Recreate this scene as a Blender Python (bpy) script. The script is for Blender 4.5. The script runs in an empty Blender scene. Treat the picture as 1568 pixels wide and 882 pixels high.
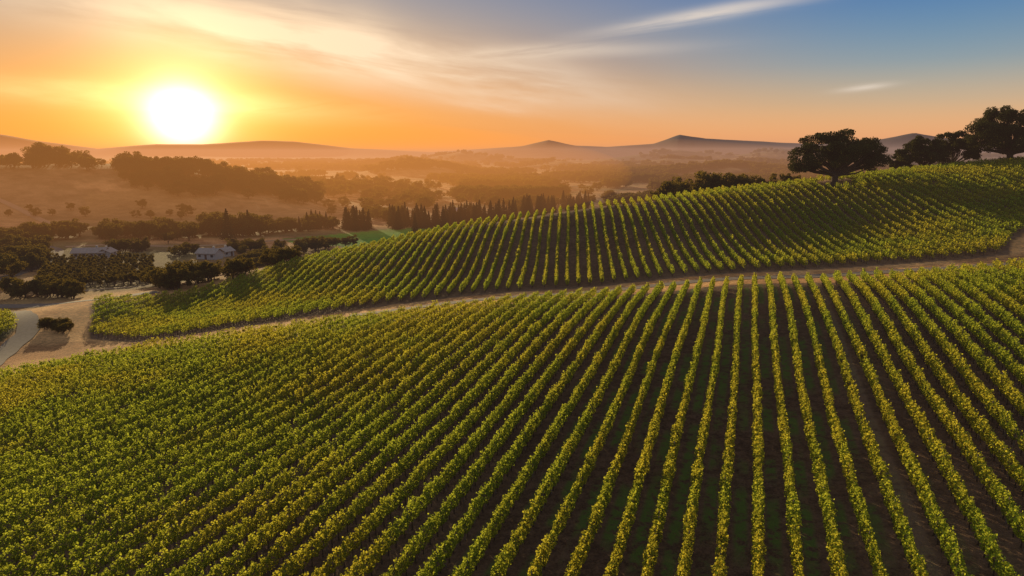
import bpy, math, random, bmesh
import numpy as np
from mathutils import Vector
random.seed(7); rng=np.random.default_rng(7)
D=bpy.data; scene=bpy.context.scene
scene.view_settings.view_transform='Standard'
scene.view_settings.look='None'
F=1045.0; CP,SP=math.cos(math.radians(11.18)),math.sin(math.radians(11.18))
# ---------------------------------------------------------------- helpers (survey of the site from the photo)
def ray(px,py):
    u=(441-np.asarray(py,float))/F; a=(np.asarray(px,float)-784)/F
    return a, CP+SP*u, -SP+CP*u
def W(px,py,Y):
    a,b,c=ray(px,py); return (float(a/b*Y),float(Y),float(c/b*Y))
def sstep(a,b,x):
    t=np.clip((x-a)/(b-a),0,1); return t*t*(3-2*t)
def hash2(ix,iy,s):
    n=(ix*374761393+iy*668265263+s*974711).astype(np.int64)
    n=(n^(n>>13))*1274126177 & 0x7fffffff
    n=(n^(n>>16)) & 0xffff
    return n/65535.0
def vnoise(x,y,s=0):
    ix=np.floor(x).astype(np.int64); iy=np.floor(y).astype(np.int64)
    fx=x-ix; fy=y-iy; fx=fx*fx*(3-2*fx); fy=fy*fy*(3-2*fy)
    return (hash2(ix,iy,s)*(1-fx)+hash2(ix+1,iy,s)*fx)*(1-fy)+(hash2(ix,iy+1,s)*(1-fx)+hash2(ix+1,iy+1,s)*fx)*fy
def fbm(x,y,s=0,o=4):
    v=0;a=.5;t=0
    for i in range(o):
        v=v+a*vnoise(x,y,s+i*17); t+=a; a*=.5; x=x*2.03+5.1; y=y*2.03+1.7
    return v/t
# ---------------------------------------------------------------- terrain
C=[]
for p in [(784,882,40),(0,882,42),(0,720,60),(0,582,95),(500,882,41),(500,650,68),(500,505,106),(784,650,64),(784,466,115),
 (1140,882,39),(1140,650,61),(1140,436,118),(1568,882,36),(1568,650,56),(1568,412,112),
 (1568,405,122),(1250,424,127),(900,447,130),(600,488,112),(600,474,126),(230,540,100),(230,522,118),
 (1250,412,135),(900,440,137),(600,466,134),(155,466,148),(450,405,185),(700,350,205),(900,320,212),(1100,296,215),(1300,275,210),(1568,252,205),
 (900,380,168),(1568,320,160),(1568,385,131),(0,545,115),(0,480,165),(0,440,205),(150,440,207),(150,452,182),(150,400,290),(150,350,430),(0,350,430),
 (350,400,290),(450,372,370),(600,358,430),(300,430,225),(250,480,150),(1300,345,170),(1100,340,178),(400,465,150)]:
    C.append(W(*p))
C+=[(-110,265,-46),(-22,290,-46),(33,300,-41),(95,300,-30),(150,300,-22),(240,320,-10),(56,500,-50),(150,500,-49),(250,500,-45),(375,500,-32),
 (-220,50,-42),(150,50,-13),(0,-60,-31),(220,130,-7),(300,250,2),(-260,150,-46),(-400,300,-50),(-300,500,-50),(0,600,-50),(300,650,-48),
 (-200,-100,-42),(200,-100,-20),(500,300,0),(0,-350,-40),(-500,-100,-50),(500,-100,-15),(0,12,-27.5),(-350,-350,-45),(350,-350,-25)]
C=np.array(C); S=100.0
def phi(d2): return 0.5*d2*np.log(d2+1e-9)
P=C[:,:2]/S; n=len(P)
K=phi(((P[:,None]-P[None])**2).sum(-1))+np.eye(n)*2e-3
A=np.zeros((n+3,n+3)); A[:n,:n]=K; A[:n,n]=1; A[:n,n+1:]=P; A[n,:n]=1; A[n+1:,:n]=P.T
wts=np.linalg.solve(A,np.concatenate([C[:,2],[0,0,0]]))
def tps(x,y):
    X=x/S;Y=y/S; v=wts[n]+wts[n+1]*X+wts[n+2]*Y
    for i in range(n): v=v+wts[i]*phi((X-P[i,0])**2+(Y-P[i,1])**2)
    return v
RIDGES=[ # distance, width, profile px
 (760,150,[(-200,262),(0,254),(100,252),(200,252),(300,259),(400,274),(470,287),(520,318),(600,352),(700,400)]),
 (980,110,[(380,330),(450,292),(520,277),(580,279),(650,286),(720,294),(800,304),(880,322),(960,340)]),
 (1250,120,[(640,330),(740,300),(840,289),(930,283),(1000,292),(1100,300)]),
 (1650,150,[(380,290),(480,276),(560,262),(620,248),(680,256),(740,268),(800,272),(880,277),(960,266),(1040,258),(1120,254),(1200,262),(1400,262),(1700,262)]),
 (2500,210,[(300,272),(420,268),(500,258),(560,252),(620,244),(680,252),(750,263),(800,254),(860,246),(930,258),(1020,243),(1100,246),(1200,250),(1400,252),(1700,252)]),
 (3700,280,[(300,262),(560,252),(640,243),(700,233),(760,240),(800,246),(900,246),(980,237),(1040,230),(1120,239),(1200,228),(1300,240),(1700,242)]),
 (6000,450,[(-200,250),(200,252),(330,244),(400,243),(450,252),(640,242),(700,236),(760,227),(800,224),(840,215),(880,223),(930,225),(1000,220),(1040,206),(1080,213),(1130,216),(1250,220),(1350,213),(1400,203),(1480,216),(1700,222)]),
 (9200,700,[(-200,212),(0,207),(60,216),(150,228),(240,221),(310,221),(400,215),(450,216),(540,227),(660,233),(780,225),(900,234),(1700,230)]),
]
RP=[]
for R,Wd,pr in RIDGES:
    px=np.array([p[0] for p in pr],float); py=np.array([p[1] for p in pr],float)
    a,b,c=ray(px,py); az=np.arctan2(a,b); el=c/np.hypot(a,b)
    RP.append((R,Wd,az,el*R))
def H(x,y):
    x=np.asarray(x,float); y=np.asarray(y,float)
    r=np.hypot(x,y); az=np.arctan2(x,y)
    t=tps(np.clip(x,-700,700),np.clip(y,-700,800))
    w=sstep(430,640,r)
    z=t*(1-w)+(-50)*w
    acc=0
    for i,(R,Wd,A_,Z_) in enumerate(RP):
        crest=np.interp(az,A_,Z_)
        Rl=R*(1+.10*(fbm(az*7+3,az*0+i,41+i)-.5)) if i>1 else R
        g=np.exp(-((r-Rl)/Wd)**2)
        nz=(fbm(x/(R*.10)+i*7,y/(R*.10),5+i,4)-.5)
        hgt=np.maximum(crest+50,0)*(1+(.16 if i<6 else .12)*nz)
        acc=acc+(np.maximum(hgt*g,0))**5
    side=sstep(0.9,1.3,np.abs(az))
    gen=np.maximum(0,(fbm(x/900,y/900,77)-.4))*220*sstep(700,2500,r)*side
    return z+acc**.2*1.0+gen
def px_ground(px,py,y0=22,y1=9000,N=1400):
    px=np.atleast_1d(np.asarray(px,float)); py=np.atleast_1d(np.asarray(py,float))
    a,b,c=ray(px,py); Ys=np.geomspace(y0,y1,N)
    X=(a/b)[:,None]*Ys; Z=(c/b)[:,None]*Ys; Yg=np.broadcast_to(Ys,X.shape)
    hz=H(X,Yg); below=(Z<=hz)
    out=[]
    for i in range(len(px)):
        k=np.argmax(below[i]) if below[i].any() else N-1
        if k>0:
            d0=Z[i,k-1]-hz[i,k-1]; d1=Z[i,k]-hz[i,k]; f=d0/(d0-d1+1e-9)
            Y=Ys[k-1]+(Ys[k]-Ys[k-1])*np.clip(f,0,1)
        else: Y=Ys[0]
        xx=a[i]/b[i]*Y; out.append((xx,Y))
    out=np.array(out); return np.column_stack([out,H(out[:,0],out[:,1])])
# ---------------------------------------------------------------- node helper
class N:
    def __init__(s,nt,sock): s.nt=nt; s.s=sock
    def _m(s,op,o=None,c=None,rev=False):
        nd=s.nt.nodes.new('ShaderNodeMath'); nd.operation=op
        ins=[s,o] if not rev else [o,s]
        if c is not None: ins.append(c)
        for i,v in enumerate(ins):
            if v is None: continue
            if isinstance(v,N): s.nt.links.new(v.s,nd.inputs[i])
            else: nd.inputs[i].default_value=v
        return N(s.nt,nd.outputs[0])
    def __add__(s,o): return s._m('ADD',o)
    __radd__=__add__
    def __mul__(s,o): return s._m('MULTIPLY',o)
    __rmul__=__mul__
    def __sub__(s,o): return s._m('SUBTRACT',o)
    def __rsub__(s,o): return s._m('SUBTRACT',o,rev=True)
    def __truediv__(s,o): return s._m('DIVIDE',o)
    def f(s,op,o=None): return s._m(op,o)
    def ss(s,a,b):
        nd=s.nt.nodes.new('ShaderNodeMapRange'); nd.interpolation_type='SMOOTHSTEP'
        s.nt.links.new(s.s,nd.inputs['Value']); nd.inputs['From Min'].default_value=a; nd.inputs['From Max'].default_value=b
        return N(s.nt,nd.outputs['Result'])
def mixc(nt,f,a,b,mode='MIX'):
    nd=nt.nodes.new('ShaderNodeMix'); nd.data_type='RGBA'; nd.blend_type=mode
    for sock,v in ((nd.inputs[0],f),(nd.inputs[6],a),(nd.inputs[7],b)):
        if isinstance(v,N): nt.links.new(v.s,sock)
        elif isinstance(v,bpy.types.NodeSocket): nt.links.new(v,sock)
        elif isinstance(v,(tuple,list)): sock.default_value=(*v,1) if len(v)==3 else v
        else: sock.default_value=v
    return nd.outputs[2]
def xyz(nt,x,y,z=0.0):
    nd=nt.nodes.new('ShaderNodeCombineXYZ')
    for i,v in enumerate((x,y,z)):
        if isinstance(v,N): nt.links.new(v.s,nd.inputs[i])
        else: nd.inputs[i].default_value=v
    return nd.outputs[0]
def noise(nt,vec,scale=1,detail=4,rough=.5,dist=0):
    nd=nt.nodes.new('ShaderNodeTexNoise'); nd.inputs['Scale'].default_value=scale; nd.inputs['Detail'].default_value=detail
    nd.inputs['Roughness'].default_value=rough; nd.inputs['Distortion'].default_value=dist
    if vec is not None: nt.links.new(vec,nd.inputs['Vector'])
    return N(nt,nd.outputs['Fac'])
def newmat(name):
    m=D.materials.new(name); m.use_nodes=True; nt=m.node_tree; nt.nodes.clear()
    out=nt.nodes.new('ShaderNodeOutputMaterial'); return m,nt,out
def principled(nt,out,rough=.9,spec=.2):
    b=nt.nodes.new('ShaderNodeBsdfPrincipled'); b.inputs['Roughness'].default_value=rough
    b.inputs['Specular IOR Level'].default_value=spec
    nt.links.new(b.outputs[0],out.inputs[0]); return b
def simple(name,c1,c2,scale=3,rough=.9,bump=.0,spec=.2):
    m,nt,out=newmat(name); b=principled(nt,out,rough,spec)
    tc=nt.nodes.new('ShaderNodeTexCoord'); nz=noise(nt,tc.outputs['Object'],scale,5,.6)
    nt.links.new(mixc(nt,nz.ss(.3,.7),c1,c2),b.inputs['Base Color'])
    if bump:
        bp=nt.nodes.new('ShaderNodeBump'); bp.inputs['Strength'].default_value=bump
        nt.links.new(nz.s,bp.inputs['Height']); nt.links.new(bp.outputs[0],b.inputs['Normal'])
    return m
def leafmat(name,c1,c2,trans,tw=.4,green=None):
    m,nt,out=newmat(name)
    geo=nt.nodes.new('ShaderNodeNewGeometry'); oi=nt.nodes.new('ShaderNodeObjectInfo')
    r=N(nt,geo.outputs['Random Per Island'])*.65+N(nt,oi.outputs['Random'])*.35
    col=mixc(nt,r,c1,c2)
    tcol=mixc(nt,r,trans,tuple(v*.6 for v in trans))
    if green:
        pn=noise(nt,geo.outputs['Position'],.06,3,.6).ss(.38,.62)
        tcol=mixc(nt,pn*.7,tcol,green)
    d=nt.nodes.new('ShaderNodeBsdfDiffuse')
    nt.links.new(col,d.inputs['Color'])
    t=nt.nodes.new('ShaderNodeBsdfTranslucent'); nt.links.new(tcol,t.inputs[0])
    mx=nt.nodes.new('ShaderNodeMixShader'); mx.inputs[0].default_value=tw
    nt.links.new(d.outputs[0],mx.inputs[1]); nt.links.new(t.outputs[0],mx.inputs[2]); nt.links.new(mx.outputs[0],out.inputs[0])
    return m
M_vine=leafmat('vine_leaf',(.045,.10,.012),(.15,.22,.022),(.95,.80,.07),.55,green=(.50,.60,.05))
M_oak=leafmat('oak_leaf',(.022,.032,.009),(.06,.065,.018),(.14,.13,.025),.22)
M_broad=leafmat('broadleaf_leaf',(.028,.038,.010),(.075,.075,.018),(.36,.24,.03),.34)
M_con=leafmat('conifer_needles',(.015,.028,.010),(.035,.05,.016),(.08,.08,.015),.15)
M_bark=simple('bark',(.05,.035,.022),(.11,.08,.055),6,bump=.5)
M_post=simple('weathered_wood',(.16,.12,.09),(.28,.23,.18),9)
# ---------------------------------------------------------------- mesh builders
def tube(pts,rad,sides=6):
    pts=[Vector(p) for p in pts]; V=[];Q=[]
    for i,p in enumerate(pts):
        d=(pts[min(i+1,len(pts)-1)]-pts[max(i-1,0)]).normalized()
        a=d.orthogonal().normalized() if i==0 else (a-d*a.dot(d)).normalized()
        b=d.cross(a)
        for k in range(sides):
            t=2*math.pi*k/sides; V.append(p+(a*math.cos(t)+b*math.sin(t))*rad[i])
    for i in range(len(pts)-1):
        for k in range(sides):
            k2=(k+1)%sides; Q.append((i*sides+k,i*sides+k2,(i+1)*sides+k2,(i+1)*sides+k))
    return np.array([tuple(v) for v in V]),np.array(Q)
def leaves(pos,size,outward=None,bias=0.0,aspect=1.0):
    n=len(pos); nr=rng.normal(size=(n,3))
    if outward is not None: nr=nr+outward*bias
    nr/=np.linalg.norm(nr,axis=1)[:,None]
    t=rng.normal(size=(n,3)); a=np.cross(nr,t); a/=np.linalg.norm(a,axis=1)[:,None]; b=np.cross(nr,a)
    s=np.asarray(size)[:,None]*.5
    bend=nr*s*.35
    V=np.stack([pos-a*s*aspect, pos-b*s+bend*.0, pos+a*s*aspect, pos+b*s+bend],1).reshape(-1,3)
    Q=np.arange(n*4).reshape(n,4); return V,Q
def build(name,parts,mats,coll=None,smooth=False):
    Vs=[];Qs=[];MI=[];o=0
    for V,Q,mi in parts:
        Vs.append(V);Qs.append(Q+o);MI.append(np.full(len(Q),mi));o+=len(V)
    V=np.concatenate(Vs);Q=np.concatenate(Qs);MI=np.concatenate(MI)
    me=D.meshes.new(name); me.vertices.add(len(V)); me.vertices.foreach_set('co',V.astype(np.float32).ravel())
    me.loops.add(Q.size); me.loops.foreach_set('vertex_index',Q.astype(np.int32).ravel())
    me.polygons.add(len(Q)); me.polygons.foreach_set('loop_start',np.arange(0,Q.size,4,dtype=np.int32))
    me.polygons.foreach_set('material_index',MI.astype(np.int32))
    if smooth: me.polygons.foreach_set('use_smooth',np.ones(len(Q),bool))
    for m in mats: me.materials.append(m)
    me.update(calc_edges=True); me.validate()
    ob=D.objects.new(name,me); (coll or scene.collection).objects.link(ob); return ob
def vine(name,coll,nl,ls,post):
    L=1.25
    t=rng.uniform(-L/2-.12,L/2+.12,nl)
    ang=rng.uniform(0,2*math.pi,nl); rr=rng.uniform(.5,1.0,nl)**.5
    wob=1+.22*np.sin(t*5+rng.uniform(0,6))
    yy=np.cos(ang)*rr*.36*wob; zz=1.28+np.sin(ang)*rr*.54*wob
    pos=np.column_stack([t,yy,zz])
    out=np.column_stack([np.zeros(nl),np.cos(ang),np.sin(ang)+.5])
    k=nl//7
    sh=rng.integers(0,7,k); sx=rng.uniform(-L/2,L/2,7)[sh]; sy=rng.uniform(-.2,.2,7)[sh]; hz=rng.uniform(0,.45,k)
    pos2=np.column_stack([sx+rng.normal(0,.05,k)+hz*.15,sy+rng.normal(0,.05,k),1.72+hz])
    Vl,Ql=leaves(np.concatenate([pos,pos2]),rng.uniform(.7,1.3,nl+k)*ls,np.concatenate([out,rng.normal(size=(k,3))]),1.0)
    x0=rng.uniform(-.2,.2)
    Vt,Qt=tube([(x0,0,-.15),(x0+.04,.03,.4),(x0-.02,0,.85),(x0+.25,0,1.1)],[.06,.045,.04,.02],5)
    parts=[(Vl,Ql,0),(Vt,Qt,1)]
    if post:
        Vp,Qp=tube([(.5,0,-.2),(.5,0,1.95)],[.045,.04],5); parts.append((Vp,Qp,2))
    return build(name,parts,[M_vine,M_bark,M_post],coll)
def tree(name,coll,Ht,Wd,nc,per,ls,mat,fork=.22,flat=.40,cr=.14,seed=1,trunk=None,low=-.55,lobes=None):
    r=np.random.default_rng(seed); parts=[]
    tr=trunk or Ht*.035
    cz=Ht*(1-flat)
    cs=[]
    while len(cs)<nc:
        d=r.normal(size=3); d/=np.linalg.norm(d); q=r.uniform(.35,1)**.6
        if d[2]<low: continue
        if lobes:
            lx,ly,lz,lr,lh=lobes[r.integers(len(lobes))]
            c=np.array([lx*Wd+d[0]*lr*Wd*q,ly*Wd+d[1]*lr*Wd*q,lz*Ht+d[2]*lh*Ht*q])
            if c[2]<Ht*.24: continue
        else:
            asym=1+.16*math.sin(3*math.atan2(d[1],d[0])+seed)
            c=np.array([d[0]*Wd/2*q*asym*.86,d[1]*Wd/2*q*asym*.86,cz+d[2]*Ht*flat*q*.88])
        cs.append(c)
    cs=np.array(cs)
    fk=np.array([0,0,Ht*fork])
    parts.append((*tube([(0,0,-.4),(0.05,0,Ht*fork*.4),(0,.05,Ht*fork),(.1,0,Ht*fork*1.6)],[tr*1.45,tr*1.05,tr,tr*.6],8),1))
    for c in cs[:max(6,nc//3)]:
        mid=fk*.5+c*.5+np.array([0,0,-Ht*.02])+r.normal(0,Ht*.02,3)
        parts.append((*tube([fk*.9,fk*.7+mid*.3,mid,c],[tr*.55,tr*.42,tr*.25,tr*.06],5),1))
    pos=[];out=[];
    for c in cs:
        k=int(per*r.uniform(.6,1.3)); rad=Wd*cr*r.uniform(.7,1.25)
        d=r.normal(size=(k,3)); d/=np.linalg.norm(d,axis=1)[:,None]
        q=(r.uniform(.1,1,k)**.45*rad)[:,None]
        pos.append(c+d*q*np.array([1,1,.68])); out.append(d)
    pos=np.concatenate(pos); out=np.concatenate(out)
    parts.append((*leaves(pos,r.uniform(.6,1.4,len(pos))*ls,out,.6),0))
    return build(name,parts,[mat,M_bark],coll)
def conifer(name,coll,Ht,Wd,nl,ls,seed=1):
    r=np.random.default_rng(seed)
    t=r.uniform(0,1,nl)**1.4; lay=np.round(t*13)/13+r.normal(0,.012,nl); lay=np.clip(lay,0,1)
    z=Ht*(.10+.9*lay); R=Wd/2*(1-lay)**.85*(.7+.5*r.uniform(size=nl)); a=r.uniform(0,2*math.pi,nl)
    R*=1+.25*np.sin(a*3+lay*20); q=r.uniform(.2,1,nl)**.6
    pos=np.column_stack([np.cos(a)*R*q,np.sin(a)*R*q,z-R*q*.25])
    V,Q=leaves(pos,r.uniform(.6,1.4,nl)*ls,np.column_stack([np.cos(a)*.3,np.sin(a)*.3,np.ones(nl)]),1)
    return build(name,[(V,Q,0),(*tube([(0,0,-.4),(0,0,Ht*.5),(0,0,Ht)],[Ht*.025,Ht*.015,.02],6),1)],[M_con,M_bark],coll)
c_vn=D.collections.new('vine_kinds'); c_vf=D.collections.new('vine_far_kinds')
for i in range(9): vine('vine_%d'%i,c_vn,310,.145,i%4==0)
for i in range(7): vine('vine_far_%d'%i,c_vf,145,.20,i%3==0)
c_br=D.collections.new('broadleaf_kinds'); c_co=D.collections.new('conifer_kinds'); c_or=D.collections.new('orchard_kinds')
for i in range(5): tree('broadleaf_%d'%i,c_br,10,10+i%3*1.5,26,75,.62,M_broad,fork=.12,flat=.47,cr=.15,seed=20+i,low=-.75)
for i in range(3): conifer('conifer_%d'%i,c_co,12,4.6+i*.6,1300,.6,seed=40+i)
for i in range(3): tree('orchard_%d'%i,c_or,4.6,3.6,12,60,.4,M_broad,fork=.2,flat=.44,cr=.18,seed=50+i)
def scatter(name,coll,pts,rot,scl,nk):
    pts=np.asarray(pts,float); me=D.meshes.new(name); me.vertices.add(len(pts)); me.vertices.foreach_set('co',pts.astype(np.float32).ravel())
    a=me.attributes.new('rot','FLOAT_VECTOR','POINT'); a.data.foreach_set('vector',np.asarray(rot,np.float32).ravel())
    a=me.attributes.new('scl','FLOAT_VECTOR','POINT'); a.data.foreach_set('vector',np.asarray(scl,np.float32).ravel())
    a=me.attributes.new('idx','INT','POINT'); a.data.foreach_set('value',rng.integers(0,nk,len(pts)).astype(np.int32))
    ob=D.objects.new(name,me); scene.collection.objects.link(ob)
    ng=D.node_groups.new(name+'_inst','GeometryNodeTree')
    ng.interface.new_socket('Geometry',in_out='INPUT',socket_type='NodeSocketGeometry')
    ng.interface.new_socket('Geometry',in_out='OUTPUT',socket_type='NodeSocketGeometry')
    gi=ng.nodes.new('NodeGroupInput'); go=ng.nodes.new('NodeGroupOutput'); ip=ng.nodes.new('GeometryNodeInstanceOnPoints')
    ci=ng.nodes.new('GeometryNodeCollectionInfo'); ci.inputs['Collection'].default_value=coll
    ci.inputs['Separate Children'].default_value=True; ci.inputs['Reset Children'].default_value=True
    def na(nm,t):
        q=ng.nodes.new('GeometryNodeInputNamedAttribute'); q.data_type=t; q.inputs['Name'].default_value=nm
        return [o for o in q.outputs if o.enabled][0]
    e=ng.nodes.new('FunctionNodeEulerToRotation'); ng.links.new(na('rot','FLOAT_VECTOR'),e.inputs[0])
    L=ng.links.new
    L(gi.outputs[0],ip.inputs['Points']); L(ci.outputs[0],ip.inputs['Instance']); ip.inputs['Pick Instance'].default_value=True
    L(na('idx','INT'),ip.inputs['Instance Index']); L(e.outputs[0],ip.inputs['Rotation']); L(na('scl','FLOAT_VECTOR'),ip.inputs['Scale'])
    L(ip.outputs[0],go.inputs[0])
    md=ob.modifiers.new('instances','NODES'); md.node_group=ng
    return ob
# ---------------------------------------------------------------- vineyard blocks
e1x=[-150,-72,-55,-20,16.5,41,85,160]; e1y=[84,95,100,111,118,118,112,106]
n2x=[-93,-80,-65,-24,15.5,61,96,104,116,230]; n2y=[149,126,119,134.5,138,136,132,142,150,152]
f2x=[-93,-60,-16.5,23.4,64.5,102,148,230]; f2y=[150,186,206,213,216,213,214,216]
def in1(x,y,m=0): return (y<np.interp(x,e1x,e1y)+m)&(y>10)&(x>-140-m)&(x<150+m)
def in2(x,y,m=0): return (x>-93-m)&(x<230)&(y>np.interp(x,n2x,n2y)-m)&(y<np.interp(x,f2x,f2y)+m)
def inpoly(w,x,y):
    ins=np.zeros(len(x),bool); j=len(w)-1
    for i in range(len(w)):
        xi,yi=w[i]; xj,yj=w[j]
        cnd=((yi>y)!=(yj>y))&(x<(xj-xi)*(y-yi)/(yj-yi+1e-12)+xi); ins^=cnd; j=i
    return ins
P3=px_ground([-120,10,22,26,0,-150],[486,486,492,505,524,560])[:,:2]
def in3(x,y,m=0): return inpoly(P3,x,y)
OAK=px_ground([1277],[284])[0]
def rows(azdeg,fn,step,umin,umax,vmin,vmax,skip=(),sp=2.4):
    s,c=math.sin(math.radians(azdeg)),math.cos(math.radians(azdeg)); out=[]
    for k in range(int(umin/sp),int(umax/sp)):
        if k in skip: continue
        v=np.arange(vmin,vmax,step)+rng.uniform(0,step); u=k*sp+.10*np.sin(v*.11+k)+rng.normal(0,.03,len(v))
        x=u*c+v*s; y=-u*s+v*c; m=fn(x,y)&(rng.uniform(size=len(v))>.008)
        out.append(np.column_stack([x[m],y[m]]))
    return np.concatenate(out)
def vineyard(name,coll,azdeg,fn,step,rng4,nk,skip=(),excl=None,sp=2.4,hs=1):
    p=rows(azdeg,fn,step,*rng4,skip=skip,sp=sp)
    if excl is not None: p=p[np.hypot(p[:,0]-excl[0],p[:,1]-excl[1])>5]
    s,c=math.sin(math.radians(azdeg)),math.cos(math.radians(azdeg))
    z=H(p[:,0],p[:,1]); z2=H(p[:,0]+s,p[:,1]+c); pitch=np.arctan(z2-z)
    yaw=math.radians(90-azdeg)+rng.normal(0,.05,len(p)); flip=rng.integers(0,2,len(p))
    rot=np.column_stack([np.zeros(len(p)),np.where(flip,pitch,-pitch),yaw+flip*math.pi])
    h=rng.normal(1,.07,len(p))*(.92+.16*fbm(p[:,0]/12,p[:,1]/12,9))*hs
    scl=np.column_stack([np.full(len(p),1.06),h*rng.uniform(.82,1.15,len(p)),h])
    return scatter(name,coll,np.column_stack([p,z-.03]),rot,scl,nk)
AZ1,AZ2=18.8,4.7; SP1=2.2
g=px_ground([1400],[840])[0]; s1,c1=math.sin(math.radians(AZ1)),math.cos(math.radians(AZ1))
ulane=(math.floor((g[0]*c1-g[1]*s1)/SP1)+.5)*SP1
vineyard('vineyard_rows',c_vn,AZ1,in1,1.12,(-200,140,-60,180),9,sp=SP1,hs=.96)
vineyard('vineyard_rows',c_vf,AZ2,in2,1.14,(-120,240,100,240),7,excl=OAK)
vineyard('vineyard_rows',c_vf,AZ2,in3,1.15,(-220,0,60,240),7)
# ---------------------------------------------------------------- ground sheet
fr=np.radians(np.arange(-50,50.01,.25)); bk=np.radians(np.arange(53,308,3.0)); AZ=np.concatenate([fr,bk])
R=np.concatenate([[1,4,8,12,16],np.arange(20,60,1.5),np.arange(60,240,1.0),np.geomspace(240,15000,330)])
RR,AA=np.meshgrid(R,AZ,indexing='ij'); X=(RR*np.sin(AA)).ravel(); Y=(RR*np.cos(AA)).ravel(); Z=H(X,Y)
nr,na_=len(R),len(AZ); idx=np.arange(nr*na_).reshape(nr,na_); nx=np.roll(idx,-1,axis=1)
Q=np.stack([idx[:-1],nx[:-1],nx[1:],idx[1:]],-1).reshape(-1,4)[:,::-1]
V=np.column_stack([X,Y,Z])
def lerp(a,b,t): return a*(1-t[:,None])+np.array(b)*t[:,None]
r_=np.hypot(X,Y); n1=fbm(X/60,Y/60,3); n2=fbm(X/9,Y/9,4); n3=fbm(X/260,Y/260,8)
col=np.tile(np.array([.66,.35,.12]),(len(X),1)); col=lerp(col,(.44,.21,.07),sstep(.38,.62,n2))
col=lerp(col,(.15,.125,.04),sstep(.45,.62,n1)*.85*sstep(180,260,r_))
far=sstep(430,640,r_); col=lerp(col,(.36,.21,.08),far*sstep(.38,.5,n3)); col=lerp(col,(.16,.11,.04),far*sstep(.45,.6,n2)*.6)
col=lerp(col,(.045,.045,.022),far*sstep(.50,.56,n3*.5+n1*.5)*sstep(850,1000,r_))
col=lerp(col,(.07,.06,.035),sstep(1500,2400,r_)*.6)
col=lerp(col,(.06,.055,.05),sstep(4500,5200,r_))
def poly_mask(pts,soft=3):
    w=px_ground([p[0] for p in pts],[p[1] for p in pts])[:,:2]
    return inpoly(w,X,Y).astype(float)
gf=poly_mask([(430,366),(600,350),(690,347),(665,358),(600,374),(520,376),(455,374)]); col=lerp(col,(.12,.28,.02),gf)
gf=poly_mask([(130,300),(280,285),(330,330),(120,342)]); col=lerp(col,(.36,.21,.07),gf)
oz=poly_mask([(70,402),(235,398),(320,402),(330,424),(230,440),(60,444)]); col=lerp(col,(.20,.13,.045),oz)
vf=inpoly(P3,X,Y).astype(float); col=lerp(col,(.10,.09,.03),vf)
b1=in1(X,Y,1.2).astype(float); b2=in2(X,Y,1.5).astype(float)
col=lerp(col,(.145,.085,.048),b1); col=lerp(col,(.18,.105,.055),b2)
Mg,nt,out=newmat('ground_soil_and_dry_grass'); b=principled(nt,out,.95,.1)
ca=nt.nodes.new('ShaderNodeAttribute'); ca.attribute_name='zone'
ma=nt.nodes.new('ShaderNodeAttribute'); ma.attribute_name='block1'
geo=nt.nodes.new('ShaderNodeNewGeometry'); pos=geo.outputs['Position']
nA=noise(nt,pos,1.3,6,.65); nB=noise(nt,pos,.12,4,.55); nC=noise(nt,pos,6,3,.6); nD=noise(nt,pos,.02,5,.6)
k=(nA.ss(.3,.7)*.6+nC.ss(.3,.7)*.4+nB.ss(.3,.7)*.3+nD.ss(.35,.65)*.4+.2)
vm=nt.nodes.new('ShaderNodeVectorMath'); vm.operation='SCALE'; nt.links.new(ca.outputs['Color'],vm.inputs[0]); nt.links.new(k.s,vm.inputs['Scale'])
sx=nt.nodes.new('ShaderNodeSeparateXYZ'); nt.links.new(pos,sx.inputs[0])
px_,py_=N(nt,sx.outputs[0]),N(nt,sx.outputs[1])
u=px_*c1-py_*s1
lane=((u/SP1).f('FRACT')-.5).f('ABSOLUTE')
bl=N(nt,ma.outputs['Fac'])
weed=(1-lane.ss(.10,.28))*nB.ss(.42,.56)*nA.ss(.38,.52)*bl*(1-(u+2).f('ABSOLUTE').ss(8,20)*.9)
cc=mixc(nt,weed*.8,vm.outputs[0],(.08,.16,.02))
trk=(1-(u-ulane).f('ABSOLUTE').ss(.35,.8))*bl*nA.ss(.25,.5)
cc=mixc(nt,trk*.6,cc,(.26,.17,.10))
nt.links.new(cc,b.inputs['Base Color'])
bp=nt.nodes.new('ShaderNodeBump'); bp.inputs['Strength'].default_value=.6; bp.inputs['Distance'].default_value=.3
nt.links.new((nA+nC*.4).s,bp.inputs['Height']); nt.links.new(bp.outputs[0],b.inputs['Normal'])
gr=build('ground',[(V,Q,0)],[Mg],smooth=True)
a=gr.data.attributes.new('zone','FLOAT_COLOR','POINT'); a.data.foreach_set('color',np.column_stack([col,np.ones(len(X))]).astype(np.float32).ravel())
a=gr.data.attributes.new('block1','FLOAT','POINT'); a.data.foreach_set('value',b1.astype(np.float32))
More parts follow.
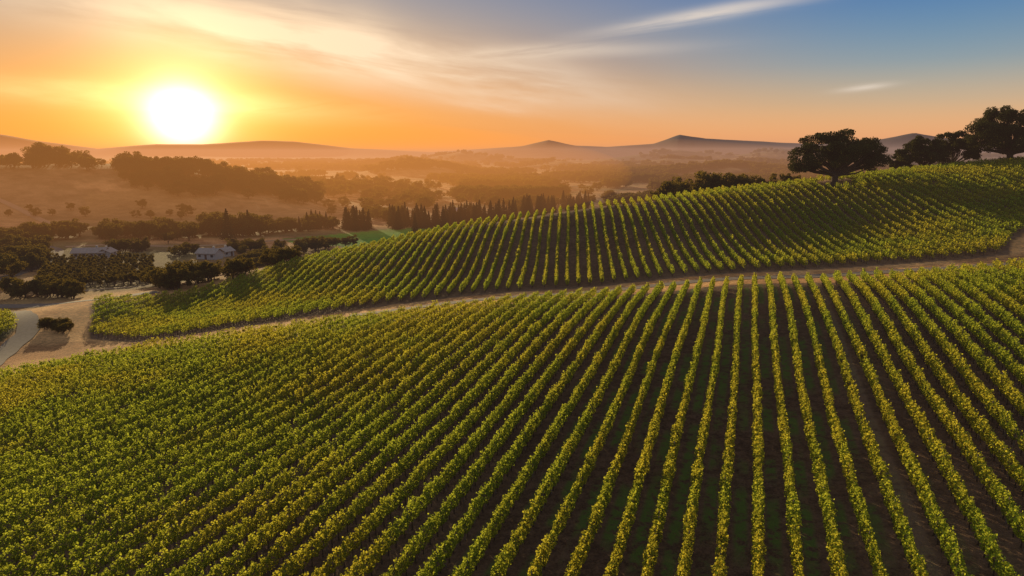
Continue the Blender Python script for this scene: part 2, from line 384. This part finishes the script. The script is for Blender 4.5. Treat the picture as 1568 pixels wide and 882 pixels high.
# ---------------------------------------------------------------- roads
M_asph=simple('asphalt',(.17,.125,.085),(.25,.19,.13),2)
M_dirt=simple('dirt_track',(.34,.21,.10),(.48,.30,.15),1.5)
def road(name,pts,w,mat,lift=.07):
    pts=np.asarray(pts,float)[:,:2]
    for _ in range(3):
        q=[pts[0]]
        for i in range(len(pts)-1): q+= [pts[i]*.75+pts[i+1]*.25, pts[i]*.25+pts[i+1]*.75]
        q.append(pts[-1]); pts=np.array(q)
    L=np.concatenate([[0],np.cumsum(np.hypot(*np.diff(pts,axis=0).T))]); t=np.arange(0,L[-1],1.0)
    x=np.interp(t,L,pts[:,0]); y=np.interp(t,L,pts[:,1]); dx=np.gradient(x);dy=np.gradient(y);l=np.hypot(dx,dy)
    nx_,ny_=-dy/l,dx/l; cols=np.linspace(-.5,.5,5)*w
    ed=1+.06*np.sin(t*.7)
    P_=np.stack([np.column_stack([x+nx_*c_*ed,y+ny_*c_*ed]) for c_ in cols],1)
    z=H(P_[...,0].ravel(),P_[...,1].ravel())+lift
    V=np.column_stack([P_.reshape(-1,2),z]); ii=np.arange(len(t)*5).reshape(-1,5)
    Q=np.stack([ii[:-1,:-1],ii[:-1,1:],ii[1:,1:],ii[1:,:-1]],-1).reshape(-1,4)
    return build(name,[(V,Q,0)],[mat],smooth=True)
def pxr(l): return px_ground([p[0] for p in l],[p[1] for p in l])
road('road',[(240,128),(160,124),(110,123.5),(85,122.5),(61,127.5),(35,129),(15,129),(-10,127),(-30,122)],4.2,M_asph)
road('road',pxr([(-60,470),(0,469),(60,467),(130,462),(200,452),(245,446)]),5,M_asph)
road('road',pxr([(-60,600),(-20,560),(20,528),(48,505),(42,488),(10,479),(-40,478)]),4.0,M_asph,lift=.11)
road('road',pxr([(-40,440),(10,425),(50,410),(80,396),(92,384),(75,378),(40,374)]),5,M_asph)
road('dirt_track',pxr([(120,446),(180,441),(235,437)]),3.5,M_dirt)
road('dirt_track',pxr([(100,378),(180,374),(260,378),(330,376),(420,368),(500,366)]),5,M_dirt)
road('dirt_track',pxr([(-20,298),(20,315),(50,330),(85,346)]),5,M_dirt,lift=.25)
# ---------------------------------------------------------------- trees
def clusters(name,coll,nk,specs,base):
    P_=[];sc=[]
    for (x0,y0,x1,y1,sy,n_,h) in specs:
        t=rng.uniform(0,1,n_); px=x0+(x1-x0)*t+rng.normal(0,2,n_); py=y0+(y1-y0)*t+rng.normal(0,sy,n_)
        g=px_ground(px,py,y0=60); P_.append(g); sc.append(np.full(n_,h/base)*rng.uniform(.6,1.2,n_))
    P_=np.concatenate(P_); sc=np.concatenate(sc); n_=len(P_)
    bad=in2(P_[:,0],P_[:,1],3)|in1(P_[:,0],P_[:,1],3)|((P_[:,0]>-45)&(P_[:,1]<300)); P_=P_[~bad]; sc=sc[~bad]; n_=len(P_)
    rot=np.column_stack([np.zeros((n_,2)),rng.uniform(0,6.28,n_)])
    scl=np.column_stack([sc*rng.uniform(.8,1.2,n_),sc*rng.uniform(.8,1.2,n_),sc])
    return scatter(name,coll,P_,rot,scl,nk)
clusters('distant_broadleaf_trees',c_br,5,[
 (-60,256,160,254,2,60,12),(60,250,110,250,2,12,18),(180,262,345,268,3,90,13),(330,278,490,300,6,150,12),(190,275,330,290,5,60,10),
 (150,364,300,362,3,50,9),(320,360,405,360,2,36,12),(405,356,510,348,2,44,8),
 (-10,415,70,405,8,34,9),(0,380,80,366,4,36,9),(15,455,115,455,2,26,5),(100,362,125,362,2,7,9),
 (235,440,300,436,4,24,6),(300,430,375,418,4,24,5),(370,412,460,396,4,42,5.5),(460,386,490,382,2,10,7),(490,380,545,375,1,14,5),
 (250,392,300,388,2,10,5),(355,388,430,382,3,20,6),(170,386,230,384,2,14,6),
 (68,501,104,506,1.8,30,2.1),
 (450,300,560,292,3,60,12),(500,285,640,290,3,80,11),(560,300,660,310,6,80,11),(640,296,672,290,1,6,14),(690,300,800,318,4,60,10),(740,300,860,320,3,60,9),
 (0,330,150,330,6,6,7),(200,330,330,340,6,12,7),(560,330,620,338,3,40,8),(500,320,600,330,5,10,7),
 (900,268,1040,262,1.5,60,14),(560,262,660,256,2,60,14),(700,266,800,270,1.5,50,13),(950,256,1030,252,1,40,16)],10)
clusters('distant_conifer_trees',c_co,3,[
 (528,352,570,350,1.5,20,13),(455,352,505,348,2,10,11),(600,347,700,344,3,60,13),(690,342,810,336,3,70,14),(800,330,900,320,3,70,14),(345,362,395,360,2,5,15)],12)
spec=[(1022,258,8),(1050,255,5),(1068,250,7),(1082,250,9),(1100,250,10),(1118,250,9),(1135,248,10),(1150,248,9),(1165,246,7),(1190,240,8),(1205,236,9),(1220,240,8),
 (1090,262,9),(1110,265,9),(1140,262,9),(1035,268,6),(1060,262,6)]
pp=[];ss_=[]
for (px,Y_,dh) in spec:
    a_,b_,c_=ray(px,280); x=float(a_/b_*Y_); z=float(H(np.array([x]),np.array([Y_]))[0])
    top=float(ray(px,287-dh*2.9)[2]/ray(px,287-dh*2.9)[1]*Y_)
    hh=max(top-z,5)*rng.uniform(.85,1.05); pp.append((x,Y_,z)); ss_.append(hh/10)
ss_=np.array(ss_); w_=np.minimum(ss_,1.0)*rng.uniform(.7,1.1,len(ss_))
scatter('background_oak_trees',c_br,pp,np.column_stack([np.zeros((len(pp),2)),rng.uniform(0,6,len(pp))]),np.column_stack([w_,w_,ss_]),5)
n_=60000; rr=np.exp(rng.uniform(math.log(620),math.log(4600),n_)); az=rng.uniform(-.85,.85,n_)
x=rr*np.sin(az); y=rr*np.cos(az); f1=fbm(x/110,y/110,61); f2=fbm(x/420,y/420,62)
dens=sstep(.56,.60,f1*.6+f2*.4)+.008
dens=np.where((rr<930)&(az<-.25),dens*.06,dens)
kp=rng.uniform(size=n_)<dens; x,y,rr=x[kp],y[kp],rr[kp]; z=H(x,y); n_=len(x); sc=rng.uniform(.7,1.4,n_)*(1+rr/6000)
print('woodland',n_)
scatter('woodland_trees',c_br,np.column_stack([x,y,z]),np.column_stack([np.zeros((n_,2)),rng.uniform(0,6.28,n_)]),np.column_stack([sc*1.1,sc*1.1,sc]),5)
# orchard
q=pxr([(75,404),(232,400),(225,436),(62,442)])[:,:2]; op=[]
for i in range(11):
    for j in range(14):
        s_,t_=j/13,i/10; p=(q[0]*(1-s_)+q[1]*s_)*(1-t_)+(q[3]*(1-s_)+q[2]*s_)*t_; op.append(p+rng.normal(0,.3,2))
op=np.array(op); n_=len(op)
scatter('orchard_trees',c_or,np.column_stack([op,H(op[:,0],op[:,1])]),np.column_stack([np.zeros((n_,2)),rng.uniform(0,6,n_)]),rng.uniform(.75,1.0,n_)[:,None]*np.ones(3),3)
# hero oaks
def place(px,py,ht,wd,nc,per,seed,Yf=None,ls=.36,**kw):
    if Yf is None: g=px_ground([px],[py])[0]
    else:
        a_,b_,c_=ray(px,py); x=float(a_/b_*Yf); g=(x,Yf,float(H(np.array([x]),np.array([Yf]))[0]))
    o=tree('oak_tree',None,ht,wd,nc,per,ls,M_oak,seed=seed,**kw); o.location=(g[0],g[1],g[2]-.1); return g
LB=[(-.30,0,.44,.17,.25),(-.16,.05,.66,.19,.25),(.10,0,.74,.19,.20),(.30,.03,.58,.17,.24),(.34,-.05,.38,.12,.16),(0,.2,.54,.22,.25),(0,-.2,.54,.2,.22),(-.34,-.05,.34,.12,.14),(.02,0,.58,.22,.2)]
LB2=[(-.28,0,.44,.18,.26),(-.1,.05,.72,.18,.22),(.16,0,.66,.2,.26),(.32,.03,.42,.16,.28),(0,.2,.5,.22,.27),(0,-.2,.48,.22,.25),(.02,0,.46,.24,.22)]
g=place(1277,284,17.6,29.5,165,275,3,fork=.18,cr=.064,trunk=.95,low=-.9,lobes=LB); print('oak',g)
print(place(1412,250,11.5,17,90,250,8,Yf=222,fork=.12,cr=.08,trunk=.5,low=-.95,lobes=LB2))
print(place(1380,252,8,9,40,220,9,Yf=228,fork=.12,cr=.10,trunk=.35,low=-.95,lobes=LB2))
print(place(1458,250,13,16,90,250,13,Yf=226,fork=.12,cr=.085,trunk=.4,low=-.95,lobes=LB))
print(place(1545,247,18.5,31,170,290,11,Yf=212,fork=.18,cr=.064,trunk=.85,low=-.95,lobes=LB2))
print(place(1605,247,13,18,80,240,15,Yf=208,fork=.13,cr=.08,trunk=.5,low=-.9,lobes=LB))
# ---------------------------------------------------------------- houses
M_wall=simple('white_wall',(.50,.44,.36),(.60,.54,.45),2); M_roof=simple('metal_roof',(.38,.30,.22),(.48,.39,.30),1,rough=.8); M_glass=simple('window_glass',(.03,.035,.04),(.05,.05,.06),1,rough=.15,spec=.6)
M_door=simple('door_paint',(.15,.07,.04),(.2,.1,.06),2)
def boxm(name,c,s,mat,par):
    me=D.meshes.new(name); x,y,z=[v/2 for v in s]
    v=[(sx*x,sy*y,sz*z) for sz in(-1,1) for sy in(-1,1) for sx in(-1,1)]
    me.from_pydata(v,[],[(0,2,3,1),(4,5,7,6),(0,1,5,4),(2,6,7,3),(0,4,6,2),(1,3,7,5)]); me.materials.append(mat)
    o=D.objects.new(name,me); scene.collection.objects.link(o); o.location=c; o.parent=par; return o
def house(px,py,L,Wd,h,rot,dx=0):
    g=px_ground([px],[py])[0]; e=D.objects.new('farmhouse',None); scene.collection.objects.link(e); e.location=(g[0],g[1],g[2]); e.rotation_euler[2]=rot
    me=D.meshes.new('walls'); l,w=L/2,Wd/2; rh=Wd*.28
    me.from_pydata([(-l,-w,-.5),(l,-w,-.5),(l,w,-.5),(-l,w,-.5),(-l,-w,h),(l,-w,h),(l,w,h),(-l,w,h),(-l,0,h+rh),(l,0,h+rh)],[],[(0,1,5,4),(2,3,7,6),(1,2,6,9,5),(3,0,4,8,7)])
    me.materials.append(M_wall); o=D.objects.new('walls',me); scene.collection.objects.link(o); o.parent=e
    me=D.meshes.new('roof'); a_=.6; z0=h-a_*rh/w+.05; l2=l+a_
    vs=[(-l2,-w-a_,z0),(l2,-w-a_,z0),(l2,0,h+rh+.05),(-l2,0,h+rh+.05),(-l2,w+a_,z0),(l2,w+a_,z0)]; vs+=[(x_,y_,z_+.18) for x_,y_,z_ in vs]
    me.from_pydata(vs,[],[(0,1,2,3),(3,2,5,4),(6,9,8,7),(9,10,11,8),(0,6,7,1),(4,5,11,10),(0,3,9,6),(3,4,10,9),(1,7,8,2),(2,8,11,5)]); me.materials.append(M_roof)
    o=D.objects.new('roof',me); scene.collection.objects.link(o); o.parent=e
    k_=int(L/3)
    for i in range(k_):
        x_=-l+L*(i+.5)/k_
        if i==k_//2: boxm('door',(x_,-w-.02,1.05),(1,.08,2.1),M_door,e)
        else: boxm('window_%d'%i,(x_,-w-.02,1.6),(1.2,.08,1.1),M_glass,e)
        boxm('rear_window_%d'%i,(x_,w+.02,1.6),(1.2,.08,1.1),M_glass,e)
    boxm('chimney',(l*.4,.6,h+rh+.2),(.8,.8,1.6),M_wall,e)
house(140,395,13,6,2.8,.15); house(165,394,7,5,2.6,.15+1.57); house(322,396,9,6,2.8,-.2); house(345,392,6,5,2.4,1.2); house(700,330,14,8,4,0.1)
# ---------------------------------------------------------------- sun, sky, emissive haze
sd=np.array(ray(280,187)); sd=Vector(tuple(float(v) for v in sd)).normalized()
el=math.asin(sd.z); azs=math.atan2(sd.x,sd.y); print('sun el',math.degrees(el),'az',math.degrees(azs))
lel=math.radians(8.5)
ld=Vector((math.sin(azs)*math.cos(lel),math.cos(azs)*math.cos(lel),math.sin(lel)))
sl=D.lights.new('sun','SUN'); sl.energy=5.0; sl.angle=math.radians(.5); sl.color=(1,.78,.42)
so=D.objects.new('sun',sl); scene.collection.objects.link(so); so.rotation_euler=ld.to_track_quat('Z','Y').to_euler(); so.location=(0,0,100)
w=D.worlds.new('World'); scene.world=w; w.use_nodes=True; nt=w.node_tree; nt.nodes.clear()
wo=nt.nodes.new('ShaderNodeOutputWorld'); bg=nt.nodes.new('ShaderNodeBackground'); nt.links.new(bg.outputs[0],wo.inputs[0])
tc=nt.nodes.new('ShaderNodeTexCoord'); vec=tc.outputs['Generated']
sx=nt.nodes.new('ShaderNodeSeparateXYZ'); nt.links.new(vec,sx.inputs[0]); dx,dy,dz=[N(nt,o) for o in sx.outputs]
dt=nt.nodes.new('ShaderNodeVectorMath'); dt.operation='DOT_PRODUCT'; nt.links.new(vec,dt.inputs[0]); dt.inputs[1].default_value=sd
sa=N(nt,dt.outputs['Value']).f('MINIMUM',1.0).f('ARCCOSINE')
def ramp(fac,stops):
    nd=nt.nodes.new('ShaderNodeValToRGB'); nt.links.new(fac.s,nd.inputs[0]); cr=nd.color_ramp; cr.interpolation='B_SPLINE'
    while len(cr.elements)<len(stops): cr.elements.new(.5)
    for e_,(p,c_) in zip(cr.elements,stops): e_.position=p; e_.color=(*c_,1)
    return nd.outputs[0]
def lin(r,g,b): return tuple(((v/255+.055)/1.055)**2.4 if v>10 else v/255/12.92 for v in (r,g,b))
ez=dz.f('MAXIMUM',0.0)
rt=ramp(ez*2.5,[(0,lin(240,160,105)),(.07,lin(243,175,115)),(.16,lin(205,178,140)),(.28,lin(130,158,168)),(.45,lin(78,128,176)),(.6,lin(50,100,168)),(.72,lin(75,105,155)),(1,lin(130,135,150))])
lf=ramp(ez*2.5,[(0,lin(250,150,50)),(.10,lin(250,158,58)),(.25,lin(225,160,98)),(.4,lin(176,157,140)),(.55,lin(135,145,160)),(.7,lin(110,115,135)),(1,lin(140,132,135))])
side=sa.ss(.15,1.0)
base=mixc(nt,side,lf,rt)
U=dx/dy.f('MAXIMUM',.08); Wv=dz/dy.f('MAXIMUM',.08)
def shared(ang,fs,seed,rough=.6):
    t=math.radians(ang); ct,st=math.cos(t),math.sin(t)
    A_=U*ct+Wv*st; B_=Wv*ct-U*st
    return noise(nt,xyz(nt,A_*fs[0],B_*fs[1],seed*3.7),1,6,rough,.3)
NL=shared(-9,(3.6,24),1,.56); NR=shared(7,(4.5,62),4)
WP=noise(nt,xyz(nt,U*4,Wv*7,3.3),1,2,.5)-.5
def streak(px,py,ang,hl,hw,amp,nz,lo=.3,hi=.62):
    a_,b_,c_=ray(px,py); u0=float(a_/b_); w0=float(c_/b_); t=math.radians(ang); ct,st=math.cos(t),math.sin(t)
    A_=(U-u0)*ct+(Wv-w0)*st; B_=(Wv-w0)*ct-(U-u0)*st
    m=((A_/hl).f('POWER',2)+((B_+WP*hw*1.3)/hw).f('POWER',2))*(-1)
    return m.f('EXPONENT')*nz*amp
nl=NL.ss(.22,.66)*.85+.15; nr_=NR.ss(.22,.55)
cl=streak(400,45,-10,.34,.044,1.1,nl)+streak(650,96,-9,.24,.028,1.0,nl)+streak(850,78,2,.16,.009,.5,nr_)+streak(1085,22,9,.13,.009,.85,nr_)+streak(1325,134,7,.035,.0045,.7,nr_)+streak(760,165,-8,.07,.008,.4,nl)
cl2=streak(110,145,-4,.30,.018,1.0,nl)+streak(330,160,-3,.2,.018,.6,nr_)
warm=sa.ss(.2,.8)
ccol=mixc(nt,warm,(1.0,.78,.55),(.86,.74,.62))
c0=mixc(nt,(cl*.85).f('MINIMUM',.92),base,ccol)
c0=mixc(nt,(cl2*.7).f('MINIMUM',.8),c0,(1.1,.72,.28))
def addc(a_,b_): 
    nd=nt.nodes.new('ShaderNodeVectorMath'); nd.operation='ADD'; nt.links.new(a_,nd.inputs[0]); nt.links.new(b_,nd.inputs[1]); return nd.outputs[0]
def scl(col_,f_):
    nd=nt.nodes.new('ShaderNodeVectorMath'); nd.operation='SCALE'; nd.inputs[0].default_value=col_; nt.links.new(f_.s,nd.inputs['Scale']); return nd.outputs[0]
g1=(sa*(-1/.15)).f('EXPONENT')*.7; q1=(sa/.09).f('POWER',2)*(-1); g2=q1.f('EXPONENT')*.85; q2=(sa/.036).f('POWER',2)*(-1); g3=q2.f('EXPONENT')*3.2
c0=addc(c0,scl((1,.50,.06),g1)); c0=addc(c0,scl((1,.72,.26),g2)); c0=addc(c0,scl((1,.92,.76),g3))
sk=nt.nodes.new('ShaderNodeTexSky'); sk.sky_type='NISHITA'; sk.sun_disc=False; sk.sun_elevation=el; sk.sun_rotation=azs
vs=nt.nodes.new('ShaderNodeVectorMath'); vs.operation='SCALE'; nt.links.new(sk.outputs[0],vs.inputs[0]); vs.inputs['Scale'].default_value=.004
c0=addc(c0,vs.outputs[0])
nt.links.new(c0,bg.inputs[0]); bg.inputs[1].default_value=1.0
# haze: volumes absorb and emit, no scattering
def emissive_hazemat(name,sig,L):
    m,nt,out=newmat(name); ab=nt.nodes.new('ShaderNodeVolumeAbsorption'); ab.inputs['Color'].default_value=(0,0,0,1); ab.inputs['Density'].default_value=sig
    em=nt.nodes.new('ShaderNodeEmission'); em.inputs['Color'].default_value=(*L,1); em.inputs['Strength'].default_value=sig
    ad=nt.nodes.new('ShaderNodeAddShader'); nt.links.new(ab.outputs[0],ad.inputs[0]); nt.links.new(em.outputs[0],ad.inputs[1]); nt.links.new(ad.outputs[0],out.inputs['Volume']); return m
hz=D.meshes.new('emissive_haze'); s_=11000; v=[(x_*s_,y_*s_,z_) for z_ in(-120,34) for y_ in(-1,1) for x_ in(-1,1)]
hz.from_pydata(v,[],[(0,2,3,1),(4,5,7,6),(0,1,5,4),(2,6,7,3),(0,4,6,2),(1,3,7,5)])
hz.materials.append(emissive_hazemat('emissive_haze',.00014,(.50,.30,.225))); ho=D.objects.new('emissive_haze',hz); scene.collection.objects.link(ho)  # haze layer glows by itself, its emission stands in for in-scattered light
for i,(dist,rad,vr,sig) in enumerate([(1400,1150,60,.00010),(800,460,58,.00040)]):  # self-emitting ellipsoids added under the sun, imitating orange glow over the left hills
    bm=bmesh.new(); bmesh.ops.create_uvsphere(bm,u_segments=64,v_segments=32,radius=1); me=D.meshes.new('sun_glow_volume'); bm.to_mesh(me); bm.free()
    me.materials.append(emissive_hazemat('sun_glow_volume',sig,(1.4,.46,.03))); o=D.objects.new('sun_glow_volume',me); scene.collection.objects.link(o)
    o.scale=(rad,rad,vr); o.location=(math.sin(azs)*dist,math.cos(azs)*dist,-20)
# ---------------------------------------------------------------- camera
cam=D.cameras.new('camera'); cam.lens=24.0; cam.sensor_width=36; cam.clip_end=40000; cam.clip_start=.5
co=D.objects.new('camera',cam); scene.collection.objects.link(co); co.location=(0,0,0); co.rotation_euler=(math.radians(90-11.18),0,0); scene.camera=co
